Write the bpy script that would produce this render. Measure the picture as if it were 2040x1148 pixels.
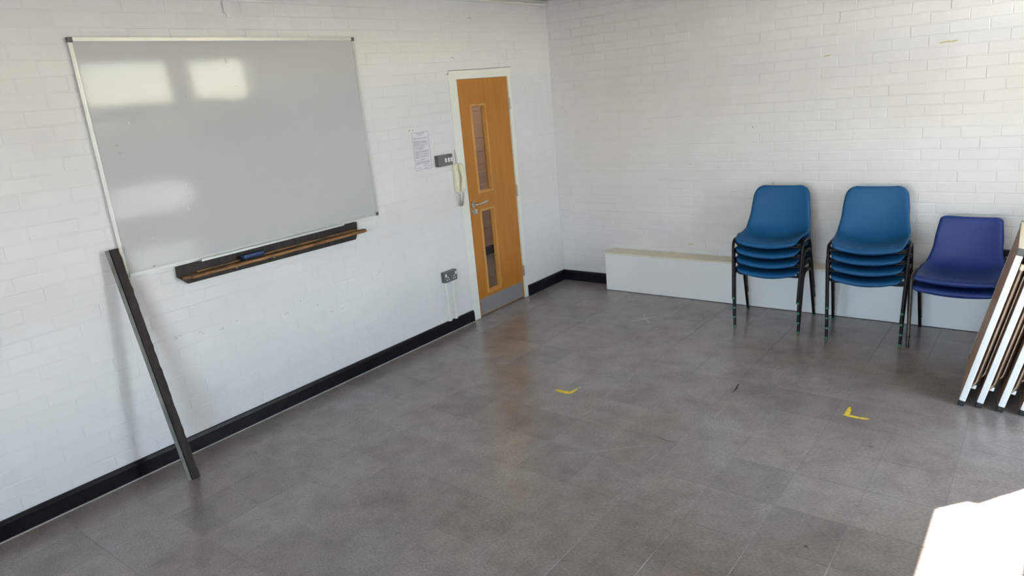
import bpy, bmesh, math, random
from mathutils import Vector, Matrix
random.seed(7)
for o in list(bpy.data.objects): bpy.data.objects.remove(o)
scene = bpy.context.scene
COL = scene.collection

# ------------------------------------------------------------------ camera
CAM = Vector((3.8663, -5.6413, 1.8754)); YAW, PITCH, ROLL, FPX = -0.67931, 0.27484, -0.09023, 1397.2
def cam_axes():
    cy, sy, cp, sp = math.cos(YAW), math.sin(YAW), math.cos(PITCH), math.sin(PITCH)
    f = Vector((sy*cp, cy*cp, -sp)); r = Vector((cy, -sy, 0)); u = r.cross(f)
    c, s = math.cos(ROLL), math.sin(ROLL)
    return c*r + s*u, c*u - s*r, f
CR, CU, CF = cam_axes()
cd = bpy.data.cameras.new('camera'); cam = bpy.data.objects.new('camera', cd); COL.objects.link(cam)
cd.sensor_width = 36; cd.lens = FPX/2040*36; cd.clip_start = .05; cd.clip_end = 200
cam.matrix_world = Matrix(((CR.x, CU.x, -CF.x, CAM.x), (CR.y, CU.y, -CF.y, CAM.y), (CR.z, CU.z, -CF.z, CAM.z), (0, 0, 0, 1)))
scene.camera = cam

# ------------------------------------------------------------------ world, sun, exposure
SUN_DIR = Vector((.645, .764, .684)).normalized()          # towards the sun
world = bpy.data.worlds.new('sky'); scene.world = world; world.use_nodes = True
nt = world.node_tree; nt.nodes.clear()
wo = nt.nodes.new('ShaderNodeOutputWorld'); bg = nt.nodes.new('ShaderNodeBackground')
sky = nt.nodes.new('ShaderNodeTexSky'); sky.sky_type = 'NISHITA'; sky.sun_disc = False
sky.sun_elevation = math.asin(SUN_DIR.z); sky.sun_rotation = math.atan2(SUN_DIR.x, SUN_DIR.y)
sky.dust_density = .3; sky.air_density = 1.2; sky.ozone_density = 1.0
bg.inputs['Strength'].default_value = .9
bg2 = nt.nodes.new('ShaderNodeBackground'); bg2.inputs['Color'].default_value = (.80, .89, 1.0, 1); bg2.inputs['Strength'].default_value = 3.6   # bright even haze over the blue
ad = nt.nodes.new('ShaderNodeAddShader'); nt.links.new(bg.outputs[0], ad.inputs[0]); nt.links.new(bg2.outputs[0], ad.inputs[1])
nt.links.new(sky.outputs[0], bg.inputs['Color']); nt.links.new(ad.outputs[0], wo.inputs['Surface'])
sd = bpy.data.lights.new('sun', 'SUN'); sd.energy = 40; sd.angle = math.radians(.6); sd.color = (1, .97, .92)
sun = bpy.data.objects.new('sun', sd); COL.objects.link(sun); sun.location = (12, 10, 12)
sun.rotation_euler = SUN_DIR.to_track_quat('Z', 'Y').to_euler()
vs = scene.view_settings; vs.view_transform = 'Standard'; vs.look = 'None'; vs.gamma = 1; vs.exposure = 1.34; vs.use_curve_mapping = False

# ------------------------------------------------------------------ helpers
def tag(o, label=None, cat=None, group=None, kind=None):
    if label: o['label'] = label
    if cat: o['category'] = cat
    if group: o['group'] = group
    if kind: o['kind'] = kind
    return o
def empty(name, loc=(0, 0, 0), rz=0, parent=None):
    o = bpy.data.objects.new(name, None); COL.objects.link(o); o.location = loc; o.rotation_euler = (0, 0, rz)
    o.empty_display_size = .05
    if parent: o.parent = parent
    return o
def link(name, me, parent=None, loc=None, rot=None):
    o = bpy.data.objects.new(name, me); COL.objects.link(o)
    if parent: o.parent = parent
    if loc is not None: o.location = loc
    if rot is not None: o.rotation_euler = rot
    return o
def mesh(name, verts, faces, mat, smooth=False):
    me = bpy.data.meshes.new(name); me.from_pydata([tuple(v) for v in verts], [], faces); me.update()
    if mat: me.materials.append(mat)
    if smooth:
        for p in me.polygons: p.use_smooth = True
    return me
class MB:
    def __init__(s): s.v = []; s.f = []
    def add(s, vs, fs):
        n = len(s.v); s.v += [tuple(v) for v in vs]; s.f += [tuple(i+n for i in f) for f in fs]; return s
    def box(s, a, b, M=None):
        x0, y0, z0 = a; x1, y1, z1 = b
        vs = [Vector(p) for p in ((x0,y0,z0),(x1,y0,z0),(x1,y1,z0),(x0,y1,z0),(x0,y0,z1),(x1,y0,z1),(x1,y1,z1),(x0,y1,z1))]
        if M: vs = [M @ v for v in vs]
        return s.add(vs, [(0,3,2,1),(4,5,6,7),(0,1,5,4),(1,2,6,5),(2,3,7,6),(3,0,4,7)])
    def bbox(s, a, b, r):
        # box with chamfered edges
        bm = bmesh.new(); bmesh.ops.create_cube(bm, size=1)
        sz = [b[i]-a[i] for i in range(3)]; ce = [(b[i]+a[i])/2 for i in range(3)]
        for v in bm.verts: v.co = Vector([v.co[i]*sz[i]+ce[i] for i in range(3)])
        bmesh.ops.bevel(bm, geom=list(bm.edges), offset=r, segments=2, affect='EDGES', profile=.6)
        bm.verts.index_update(); s.add([v.co.copy() for v in bm.verts], [tuple(v.index for v in f.verts) for f in bm.faces]); bm.free(); return s
    def tube(s, pts, r, n=12, caps=True, close=False):
        pts = [Vector(p) for p in pts]; m = len(pts); rs = r if isinstance(r, (list, tuple)) else [r]*m
        t = [(pts[min(i+1, m-1)]-pts[max(i-1, 0)]).normalized() for i in range(m)]
        nrm = t[0].orthogonal().normalized(); base = len(s.v); vs = []; fs = []
        for i in range(m):
            if i: nrm = (t[i-1].rotation_difference(t[i]) @ nrm).normalized()
            bi = t[i].cross(nrm)
            for k in range(n):
                a = 2*math.pi*k/n; vs.append(pts[i]+rs[i]*(math.cos(a)*nrm+math.sin(a)*bi))
        for i in range(m-1):
            for k in range(n):
                fs.append((i*n+k, i*n+(k+1) % n, (i+1)*n+(k+1) % n, (i+1)*n+k))
        if caps: fs.append(tuple(range(n))[::-1]); fs.append(tuple((m-1)*n+k for k in range(n)))
        return s.add(vs, fs)
    def cyl(s, c, axis, r, h, n=20, r2=None):
        a = Vector(axis).normalized(); c = Vector(c); return s.tube([c, c+a*h], [r, r if r2 is None else r2], n)
    def prism(s, poly, d):
        # closed polygon of 3D points extruded by vector d
        n = len(poly); P = [Vector(p) for p in poly]; d = Vector(d)
        return s.add(P+[p+d for p in P], [tuple(range(n))[::-1], tuple(range(n, 2*n))]+[(i, (i+1) % n, n+(i+1) % n, n+i) for i in range(n)])
    def build(s, name, mat, parent=None, smooth=False, loc=None, rot=None):
        me = mesh(name, s.v, s.f, mat, smooth)
        bm = bmesh.new(); bm.from_mesh(me); bmesh.ops.recalc_face_normals(bm, faces=bm.faces); bm.to_mesh(me); bm.free()
        if smooth: me.shade_smooth() if not hasattr(me, 'set_sharp_from_angle') else me.set_sharp_from_angle(angle=math.radians(40))
        return link(name, me, parent, loc, rot)
def round_path(pts, r, n=6):
    # polyline with rounded corners
    pts = [Vector(p) for p in pts]; out = [pts[0]]
    for i in range(1, len(pts)-1):
        a, b, c = pts[i-1], pts[i], pts[i+1]; d1 = (a-b); d2 = (c-b); k = min(r, d1.length*.49, d2.length*.49)
        p, q = b+d1.normalized()*k, b+d2.normalized()*k
        for j in range(n+1):
            t = j/n; out.append((1-t)**2*p+2*t*(1-t)*b+t*t*q)
    return out+[pts[-1]]
def copy_tree(o, parent=None):
    c = o.copy(); COL.objects.link(c); c.parent = parent
    for ch in list(o.children): copy_tree(ch, c)
    return c

# ------------------------------------------------------------------ materials
def mat(name, col, rough=.6, metal=0, spec=.5, var=0, var_scale=6, col2=None, bump=0, bump_scale=40, coat=0, stretch=None, rnd=0, rough_var=0):
    m = bpy.data.materials.new(name); m.use_nodes = True; n = m.node_tree; b = n.nodes['Principled BSDF']
    b.inputs['Base Color'].default_value = (*col, 1); b.inputs['Roughness'].default_value = rough; b.inputs['Metallic'].default_value = metal
    b.inputs['Specular IOR Level'].default_value = spec; b.inputs['Coat Weight'].default_value = coat; b.inputs['Coat Roughness'].default_value = .12
    geo = n.nodes.new('ShaderNodeNewGeometry'); vec = geo.outputs['Position']
    if stretch:
        mp = n.nodes.new('ShaderNodeMapping'); mp.inputs['Scale'].default_value = stretch; n.links.new(vec, mp.inputs['Vector']); vec = mp.outputs[0]
    src = None
    if var or col2:
        tx = n.nodes.new('ShaderNodeTexNoise'); tx.inputs['Scale'].default_value = var_scale; tx.inputs['Detail'].default_value = 6; tx.inputs['Roughness'].default_value = .62
        n.links.new(vec, tx.inputs['Vector'])
        rp = n.nodes.new('ShaderNodeValToRGB'); rp.color_ramp.elements[0].position = .32; rp.color_ramp.elements[1].position = .68
        c2 = col2 or [min(1, c*(1+var)) for c in col]; c1 = col if col2 else [c*(1-var) for c in col]
        rp.color_ramp.elements[0].color = (*c1, 1); rp.color_ramp.elements[1].color = (*c2, 1)
        n.links.new(tx.outputs['Fac'], rp.inputs[0]); src = rp.outputs[0]
        if rough_var:
            mr = n.nodes.new('ShaderNodeMapRange'); mr.inputs['To Min'].default_value = rough-rough_var; mr.inputs['To Max'].default_value = rough+rough_var
            n.links.new(tx.outputs['Fac'], mr.inputs['Value']); n.links.new(mr.outputs[0], b.inputs['Roughness'])
    if rnd:
        oi = n.nodes.new('ShaderNodeObjectInfo'); mr = n.nodes.new('ShaderNodeMapRange')
        mr.inputs['To Min'].default_value = 1-rnd; mr.inputs['To Max'].default_value = 1+rnd; n.links.new(oi.outputs['Random'], mr.inputs['Value'])
        mx = n.nodes.new('ShaderNodeVectorMath'); mx.operation = 'SCALE'
        if src: n.links.new(src, mx.inputs[0])
        else: mx.inputs[0].default_value = col
        n.links.new(mr.outputs[0], mx.inputs['Scale']); src = mx.outputs[0]
    if src: n.links.new(src, b.inputs['Base Color'])
    if bump:
        t2 = n.nodes.new('ShaderNodeTexNoise'); t2.inputs['Scale'].default_value = bump_scale; t2.inputs['Detail'].default_value = 4; n.links.new(vec, t2.inputs['Vector'])
        bp = n.nodes.new('ShaderNodeBump'); bp.inputs['Strength'].default_value = 1; bp.inputs['Distance'].default_value = bump
        n.links.new(t2.outputs['Fac'], bp.inputs['Height']); n.links.new(bp.outputs[0], b.inputs['Normal'])
    return m
def glass(name, tint=(1, 1, 1), refl=.06):
    m = bpy.data.materials.new(name); m.use_nodes = True; n = m.node_tree; n.nodes.clear()
    o = n.nodes.new('ShaderNodeOutputMaterial'); mx = n.nodes.new('ShaderNodeMixShader'); t = n.nodes.new('ShaderNodeBsdfTransparent'); g = n.nodes.new('ShaderNodeBsdfGlossy')
    t.inputs[0].default_value = (*tint, 1); g.inputs['Roughness'].default_value = .01
    fr = n.nodes.new('ShaderNodeFresnel'); fr.inputs['IOR'].default_value = 1.5
    ge = n.nodes.new('ShaderNodeNewGeometry'); mt = n.nodes.new('ShaderNodeMath'); mt.operation = 'MULTIPLY_ADD'; mt.inputs[1].default_value = -1
    mt.inputs[2].default_value = 1; n.links.new(ge.outputs['Backfacing'], mt.inputs[0]); mk = n.nodes.new('ShaderNodeMath'); mk.operation = 'MULTIPLY'
    n.links.new(mt.outputs[0], mk.inputs[0]); n.links.new(fr.outputs[0], mk.inputs[1])
    n.links.new(mk.outputs[0], mx.inputs[0]); n.links.new(t.outputs[0], mx.inputs[1]); n.links.new(g.outputs[0], mx.inputs[2]); n.links.new(mx.outputs[0], o.inputs[0])
    return m
M = {}
M['brick'] = mat('painted_brick', (.72, .70, .708), .55, var=.03, var_scale=2.5, bump=.0034, bump_scale=15, rnd=.012)
M['mortar'] = mat('painted_mortar', (.715, .695, .703), .6, bump=.002, bump_scale=30)
M['ceiling'] = mat('ceiling_paint', (.40, .33, .17), .9)
M['plain'] = mat('painted_wall', (.78, .76, .70), .7, bump=.001)
M['skirt'] = mat('black_gloss_paint', (.007, .007, .009), .35, spec=.2, var=.35, var_scale=9, bump=.0012, bump_scale=25)
M['white_gloss'] = mat('white_gloss_paint', (.78, .77, .72), .35, bump=.0005, bump_scale=30)
M['box_white'] = mat('boxing_paint', (.87, .855, .865), .45, var=.02, var_scale=4)
M['box_cream'] = mat('boxing_cream', (.80, .74, .62), .5, var=.03, var_scale=7)
M['oak'] = mat('oak_veneer', (.42, .150, .012), .4, col2=(.50, .19, .022), var_scale=2.2, stretch=(14, 14, 1.1), coat=.15)
M['bead'] = mat('oak_bead', (.52, .23, .045), .35, col2=(.60, .29, .07), var_scale=3, stretch=(14, 14, 1.2), coat=.2)
M['steel'] = mat('satin_steel', (.62, .60, .57), .28, 1)
M['kick'] = mat('brushed_aluminium', (.50, .51, .53), .42, .85, bump=.0003, bump_scale=60, stretch=(1, 1, 12))
M['alu'] = mat('aluminium_frame', (.58, .58, .57), .42, .45)
M['alu_white'] = mat('ribbed_table_trim', (.86, .855, .84), .4, 0)
M['cream_lit_edge'] = mat('cream_cap_lit_trim', (.72, .64, .50), .45)  # cream of the foot caps; on the trim, warm light put into the colour
M['cap_grey'] = mat('grey_corner_cap', (.10, .105, .095), .5)
M['black'] = mat('black_plastic', (.012, .012, .013), .45)
M['frame_black'] = mat('black_tube_paint', (.010, .010, .011), .4, spec=.25, var=.3, var_scale=30)
M['frame_worn'] = mat('worn_brown_tube', (.06, .048, .04), .4, .3, col2=(.12, .10, .085), var_scale=14)
M['green'] = mat('green_foot_tip', (.04, .22, .11), .5)
M['shell_teal'] = mat('teal_blue_plastic', (.008, .082, .215), .48, spec=.28, var=.08, var_scale=3, bump=.0004, bump_scale=240, rough_var=.06)
M['shell_navy'] = mat('violet_blue_plastic', (.020, .045, .21), .46, spec=.28, var=.10, var_scale=3, bump=.0003, bump_scale=240, rough_var=.06)
M['dark_wood'] = mat('dark_stained_wood', (.014, .010, .009), .5, spec=.3, col2=(.045, .032, .027), var_scale=6, stretch=(6, 6, 1), bump=.001, bump_scale=14)
M['grey_wood'] = mat('worn_grey_wood', (.10, .10, .09), .6, col2=(.22, .21, .19), var_scale=6, stretch=(5, 5, 1), bump=.001, bump_scale=20)
M['shelf_wood'] = mat('worn_shelf_wood', (.045, .022, .012), .5, col2=(.30, .135, .045), var_scale=9, stretch=(3, 1, 6), bump=.0012, bump_scale=20)
M['ledge_edge'] = mat('bare_shelf_edge', (.10, .04, .015), .55, col2=(.42, .20, .07), var_scale=10, stretch=(2, 1, 5), bump=.0012, bump_scale=26)
M['plaster'] = mat('torn_plaster', (.60, .57, .44), .85, var=.15, var_scale=30, bump=.002, bump_scale=60)
M['eraser_blue'] = mat('blue_eraser', (.016, .045, .15), .45)
M['felt'] = mat('black_felt', (.008, .008, .009), .95)
M['metal_grey'] = mat('grey_metal_box', (.115, .115, .115), .38, .35)
M['metal_plate'] = mat('grey_metal_plate', (.17, .17, .17), .34, .35)
M['white_plastic'] = mat('white_plastic', (.80, .80, .78), .35)
M['ivory'] = mat('ivory_plastic', (.74, .69, .53), .38)
M['paper'] = mat('white_paper', (.72, .70, .745), .8)
M['print'] = mat('grey_blue_print', (.25, .25, .36), .85)
M['cable'] = mat('grey_cable', (.24, .23, .20), .6)
M['cord'] = mat('grey_coiled_cord', (.36, .34, .29), .5)
M['hole'] = mat('dark_hole', (.02, .02, .02), .9)
M['scuff'] = mat('grey_scuff', (.40, .42, .45), .8)
M['chip'] = mat('ochre_bare_patch', (.58, .52, .32), .9)
M['yellow'] = mat('yellow_tape', (.78, .58, .03), .45, var=.18, var_scale=60)
M['tape_pale'] = mat('pale_tape', (.36, .34, .32), .6, var=.1, var_scale=50)
M['scratch'] = mat('floor_scratch', (.22, .21, .20), .6)
M['dark_mark'] = mat('floor_dark_mark', (.025, .022, .02), .5)
M['substrate'] = mat('floor_joint', (.26, .25, .24), .7)
M['laminate'] = mat('brown_laminate', (.50, .30, .19), .45, spec=.35, col2=(.56, .35, .23), var_scale=3, stretch=(4, 4, 1))
M['table_under'] = mat('table_underside', (.16, .09, .05), .6)
M['chrome'] = mat('chrome_brown_reflection', (.42, .33, .25), .33, 1)  # brown reflection in the chrome tubes is put into their base colour
M['panel'] = mat('window_spandrel', (.46, .47, .46), .5)
M['glass'] = glass('window_glass')
M['door_glass'] = glass('door_glass', (.80, .74, .70))
M['corr_wall'] = mat('corridor_brick_paint', (.50, .40, .325), .6, bump=.001)
M['corr_floor'] = mat('corridor_floor', (.16, .15, .14), .35, var=.2)
M['paving'] = mat('pale_paving', (.26, .26, .24), .9, var=.08, var_scale=2)
M['bright_yard'] = mat('added_pale_ground', (.42, .415, .40), .9, var=.06, var_scale=2)
M['hedge'] = mat('hedge_leaf', (.035, .075, .022), .8, var=.4, var_scale=7, bump=.03, bump_scale=14)
M['sun_block'] = mat('sun_block_boards', (.62, .60, .55), .8)
M['added_lamp'] = mat('added_lamp_diffuser', (.9, .9, .85), .5)
M['added_lamp'].node_tree.nodes['Principled BSDF'].inputs['Emission Color'].default_value = (1, .9, .78, 1)
M['added_lamp'].node_tree.nodes['Principled BSDF'].inputs['Emission Strength'].default_value = 10.0

def floor_material():
    m = bpy.data.materials.new('worn_floor_tile'); m.use_nodes = True; n = m.node_tree; b = n.nodes['Principled BSDF']; L = n.links
    geo = n.nodes.new('ShaderNodeNewGeometry'); P = geo.outputs['Position']
    def noise(scale, detail, stretch=None, rot=0):
        t = n.nodes.new('ShaderNodeTexNoise'); t.inputs['Scale'].default_value = scale; t.inputs['Detail'].default_value = detail; t.inputs['Roughness'].default_value = .65
        if stretch:
            mp = n.nodes.new('ShaderNodeMapping'); mp.inputs['Scale'].default_value = stretch; mp.inputs['Rotation'].default_value = (0, 0, rot); L.new(P, mp.inputs[0]); L.new(mp.outputs[0], t.inputs['Vector'])
        else: L.new(P, t.inputs['Vector'])
        return t.outputs['Fac']
    def ramp(x, stops):
        r = n.nodes.new('ShaderNodeValToRGB'); e = r.color_ramp.elements
        e[0].position, e[0].color = stops[0][0], (*stops[0][1], 1); e[1].position, e[1].color = stops[-1][0], (*stops[-1][1], 1)
        for p, c in stops[1:-1]: k = e.new(p); k.color = (*c, 1)
        L.new(x, r.inputs[0]); return r.outputs[0]
    def mul(a, bb):
        x = n.nodes.new('ShaderNodeMix'); x.data_type = 'RGBA'; x.blend_type = 'MULTIPLY'; x.inputs[0].default_value = 1; L.new(a, x.inputs[6]); L.new(bb, x.inputs[7]); return x.outputs[2]
    base = ramp(noise(1.3, 4), [(.35, (.244, .202, .184)), (.5, (.258, .227, .213)), (.65, (.268, .250, .244))])
    fine = ramp(noise(70, 8, (1, 2.2, 1), .5), [(.25, (.62, .62, .62)), (.5, (1, 1, 1)), (.75, (1.36, 1.36, 1.36))])
    mid = ramp(noise(6, 6), [(.3, (.80, .79, .78)), (.6, (1.06, 1.06, 1.06))])
    stain = ramp(noise(15, 5, (1, 1.8, 1), .3), [(.24, (.72, .71, .70)), (.36, (1, 1, 1))])
    oi = n.nodes.new('ShaderNodeObjectInfo'); tile = ramp(oi.outputs['Random'], [(0, (.84, .84, .84)), (.10, (.93, .92, .91)), (.5, (1, 1, 1)), (1, (1.06, 1.05, 1.05))])
    c = mul(mul(mul(mul(base, fine), mid), stain), tile); L.new(c, b.inputs['Base Color'])
    r = n.nodes.new('ShaderNodeMapRange'); r.inputs['To Min'].default_value = .15; r.inputs['To Max'].default_value = .32; L.new(noise(7, 5), r.inputs['Value']); L.new(r.outputs[0], b.inputs['Roughness'])
    b.inputs['Specular IOR Level'].default_value = .75
    bp = n.nodes.new('ShaderNodeBump'); bp.inputs['Distance'].default_value = .0006; L.new(noise(60, 4), bp.inputs['Height']); L.new(bp.outputs[0], b.inputs['Normal'])
    return m
M['floor'] = floor_material()
def board_material():
    m = bpy.data.materials.new('whiteboard_enamel'); m.use_nodes = True; n = m.node_tree; b = n.nodes['Principled BSDF']; L = n.links
    b.inputs['Base Color'].default_value = (.50, .50, .51, 1); b.inputs['Roughness'].default_value = .07; b.inputs['Specular IOR Level'].default_value = .13
    g = n.nodes.new('ShaderNodeNewGeometry'); t = n.nodes.new('ShaderNodeTexNoise'); t.inputs['Scale'].default_value = 2.2; t.inputs['Detail'].default_value = 2.5; L.new(g.outputs['Position'], t.inputs['Vector'])
    bp = n.nodes.new('ShaderNodeBump'); bp.inputs['Distance'].default_value = .0015; bp.inputs['Strength'].default_value = 1; L.new(t.outputs['Fac'], bp.inputs['Height']); L.new(bp.outputs[0], b.inputs['Normal'])
    return m
M['board'] = board_material()

# ------------------------------------------------------------------ room shell
XR, YF, ZC = 4.62, -7.2, 2.62
def px(p):
    d = Vector(p)-CAM; z = d.dot(CF)
    if z < .05: return None
    return (1020+FPX*d.dot(CR)/z, 574-FPX*d.dot(CU)/z)
def view_area(corners):
    q = [px(c) for c in corners]
    if any(k is None for k in q): return 0
    cx = sum(k[0] for k in q)/len(q); cy = sum(k[1] for k in q)/len(q)
    if not (-20 < cx < 2060 and -20 < cy < 1168): return 0
    return abs(sum(q[i][0]*q[(i+1) % 4][1]-q[(i+1) % 4][0]*q[i][1] for i in range(4)))/2

# floor: substrate slab with tiles, the tiles in view as pieces of their own
fl = MB().box((-.06, YF, -.12), (XR, 0, -.0012)).build('floor', M['substrate']); tag(fl, 'dark grey-brown worn tiled floor of the room', kind='structure')
TS = .3048; X0 = 3.607-12*TS; Y0 = -TS*.35
tiles = []
for i in range(0, 17):
    for j in range(-1, 25):
        x0, x1 = max(0, X0+(i-1)*TS), min(XR, X0+i*TS); y1, y0 = min(0, Y0-(j-1)*TS), max(YF, Y0-j*TS)
        if x1-x0 > .01 and y1-y0 > .01:
            tiles.append((view_area([(x0,y0,0),(x1,y0,0),(x1,y1,0),(x0,y1,0)]), x0, x1, y0, y1))
tiles.sort(reverse=True); rest = MB(); shared = {}
def tile_verts(w, h, g=.0006, t=.0042):
    w, h = w/2-g, h/2-g; c = .0006
    v = [(-w,-h,-t),(w,-h,-t),(w,h,-t),(-w,h,-t),(-w,-h,-c),(w,-h,-c),(w,h,-c),(-w,h,-c),(-w+c,-h+c,0),(w-c,-h+c,0),(w-c,h-c,0),(-w+c,h-c,0)]
    f = [(8,9,10,11)]+[(a,b,b+4,a+4) for a, b in ((0,1),(1,2),(2,3),(3,0))]+[(a,b,b+4,a+4) for a, b in ((4,5),(5,6),(6,7),(7,4))]
    return v, f
for k, (ar, x0, x1, y0, y1) in enumerate(tiles):
    w, h = round(x1-x0, 4), round(y1-y0, 4); cx, cy = (x0+x1)/2, (y0+y1)/2
    if k < 300 and ar > 0:
        key = (w, h)
        if key not in shared: v, f = tile_verts(w, h); shared[key] = mesh('floor_tile', v, f, M['floor'])
        link('floor_tile', shared[key], fl, (cx, cy, 0))
    else:
        v, f = tile_verts(w, h); rest.add([(a+cx, b+cy, c) for a, b, c in v], f)
tag(rest.build('floor_tiles_beyond_view', M['floor'], fl), kind='stuff')

# brick walls: course by course, cut around openings
CH, BL, JT, ZB = .075, .225, .006, .028
def brick_geo(w, h, d=.0035):
    w, h, c = w/2-JT*.22, h/2-JT/2, .0035
    v = [(-w,-h,-.004),(w,-h,-.004),(w,h,-.004),(-w,h,-.004),(-w+.0008,-h+.0008,d*.45),(w-.0008,-h+.0008,d*.45),(w-.0008,h-.0008,d*.45),(-w+.0008,h-.0008,d*.45),(-w+c,-h+c,d),(w-c,-h+c,d),(w-c,h-c,d),(-w+c,h-c,d)]
    f = [(8,9,10,11)]+[(a,b,b+4,a+4) for a, b in ((0,1),(1,2),(2,3),(3,0),(4,5),(5,6),(6,7),(7,4))]
    return v, f
def brick_wall(name, u0, u1, holes, frame, hidden, deep):
    # frame(u, z, d) -> world point; u runs along the wall; holes = rects without bricks; hidden = rects covered by things
    wall_obj, rot = frame[1], frame[2]; F = frame[0]; lst = []
    nz = int(ZC/CH)+2
    for k in range(-1, nz):
        z0, z1 = max(0, ZB+(k)*CH), min(ZC, ZB+(k+1)*CH)
        if z1-z0 < .02: continue
        off = (k % 2)*BL/2+.03
        n0 = int(math.floor((u0-off)/BL))-1; n1 = int(math.ceil((u1-off)/BL))+1
        for i in range(n0, n1):
            a, b = max(u0, off+i*BL), min(u1, off+(i+1)*BL); segs = [(a, b)]
            for (h0, h1, hz0, hz1) in holes:
                if hz0 < (z0+z1)/2 < hz1:
                    ns = []
                    for s0, s1 in segs:
                        if s1 <= h0 or s0 >= h1: ns.append((s0, s1))
                        else:
                            if s0 < h0: ns.append((s0, h0))
                            if s1 > h1: ns.append((h1, s1))
                    segs = ns
            for s0, s1 in segs:
                if s1-s0 < .03: continue
                hid = any(a0 < s0 and s1 < a1 and b0 < z0 and z1 < b1 for a0, a1, b0, b1 in hidden)
                ar = 0 if hid else view_area([F(s0, z0, 0), F(s1, z0, 0), F(s1, z1, 0), F(s0, z1, 0)])
                lst.append((ar, s0, s1, z0, z1))
    lst.sort(reverse=True); rest = MB(); sh = {}
    for k, (ar, s0, s1, z0, z1) in enumerate(lst):
        w, h = round(s1-s0, 3), round(z1-z0, 3); d = deep*(.0012+random.choice((0, .0005, .0010, .0016))); c = F((s0+s1)/2, (z0+z1)/2, 0)
        rr = (random.uniform(-.002, .002), random.uniform(-.003, .003), random.uniform(-.006, .006))
        if k < 300 and ar > 0:
            key = (w, h, d)
            if key not in sh: v, f = brick_geo(w, h, d); sh[key] = mesh('brick', v, f, M['brick'])
            o = link('brick', sh[key], wall_obj, c); o.rotation_euler = (rot @ Matrix.Rotation(rr[2], 3, 'Z') @ Matrix.Rotation(rr[1]*.5, 3, 'Y') @ Matrix.Rotation(rr[0]*2, 3, 'X')).to_euler()
        else:
            v, f = brick_geo(w, h, d); R3 = rot @ Matrix.Rotation(rr[2], 3, 'Z'); rest.add([Vector(c)+R3 @ Vector(p) for p in v], f)
    tag(rest.build('brickwork_beyond', M['brick'], wall_obj), kind='stuff')
DY0, DY1, DZ1 = -1.317, -.665, 1.987            # door leaf
FY0, FY1, FZ1 = -1.412, -.618, 2.053            # door frame outside
wl = MB().box((-.11, YF, 0), (0, FY0, ZC)).box((-.11, FY1, 0), (0, .11, ZC)).box((-.11, FY0, FZ1), (0, FY1, ZC)).build('wall_left', M['mortar'])
tag(wl, 'white painted brick wall with whiteboard and door', kind='structure')
RL = Matrix(((0, 0, 1), (1, 0, 0), (0, 1, 0)))   # local x -> +y, local y -> z, normal -> +x
brick_wall('wall_left', YF, 0, [(FY0, FY1, -1, FZ1)], (lambda u, z, d: Vector((d, u, z)), wl, RL), [(-4.1, -2.3, 1.09, 2.31)], 1.05)
wb_ = MB().box((0, 0, 0), (XR+.1, .11, ZC)).build('wall_back', M['mortar']); tag(wb_, 'white painted brick wall behind the chair stacks', kind='structure')
RB = Matrix(((1, 0, 0), (0, 0, -1), (0, 1, 0)))  # local x -> +x, local y -> z, normal -> -y
brick_wall('wall_back', 0, XR, [], (lambda u, z, d: Vector((u, -d, z)), wb_, RB), [(.6, XR, 0, .35)], 1.6)
tag(MB().box((-.11, YF, ZC), (XR+.1, .11, ZC+.12)).build('ceiling', M['ceiling']), 'cream painted ceiling', kind='structure')
FB = [(2.25, 3.30), (3.42, 4.47)]; FZ = (.80, 2.30)
wf = MB().box((-.11, YF-.11, 0), (XR+.1, YF, FZ[0])).box((-.11, YF-.11, FZ[1]), (XR+.1, YF, ZC)).box((-.11, YF-.11, FZ[0]), (FB[0][0], YF, FZ[1])).box((FB[0][1], YF-.11, FZ[0]), (FB[1][0], YF, FZ[1])).box((FB[1][1], YF-.11, FZ[0]), (XR+.1, YF, FZ[1]))
tag(wf.build('wall_front', M['plain']), 'plain painted wall with windows behind the camera', kind='structure')
for n_, (a, b) in enumerate(FB):
    w = empty(f'window_{n_+3}', ((a+b)/2, YF-.06, FZ[0])); tag(w, ['left', 'right'][n_]+' window of the pair behind the camera', kind='structure'); h_ = (b-a)/2; H_ = FZ[1]-FZ[0]
    MB().box((-h_, -.03, 0), (-h_+.04, .03, H_)).box((h_-.04, -.03, 0), (h_, .03, H_)).box((-h_+.04, -.03, 0), (h_-.04, .03, .04)).box((-h_+.04, -.03, H_-.04), (h_-.04, .03, H_)).build('window_frame', M['white_gloss'], w)
    MB().box((-h_+.04, -.003, .04), (h_-.04, .003, H_-.04)).build('pane', M['glass'], w)
    ld = bpy.data.lights.new('sky_portal', 'AREA'); ld.shape = 'RECTANGLE'; ld.size = b-a; ld.size_y = H_; ld.cycles.is_portal = True
    lo = bpy.data.objects.new('sky_portal', ld); COL.objects.link(lo); lo.location = ((a+b)/2, YF-.13, (FZ[0]+FZ[1])/2); lo.rotation_euler = (math.radians(90), 0, math.radians(0))
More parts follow.
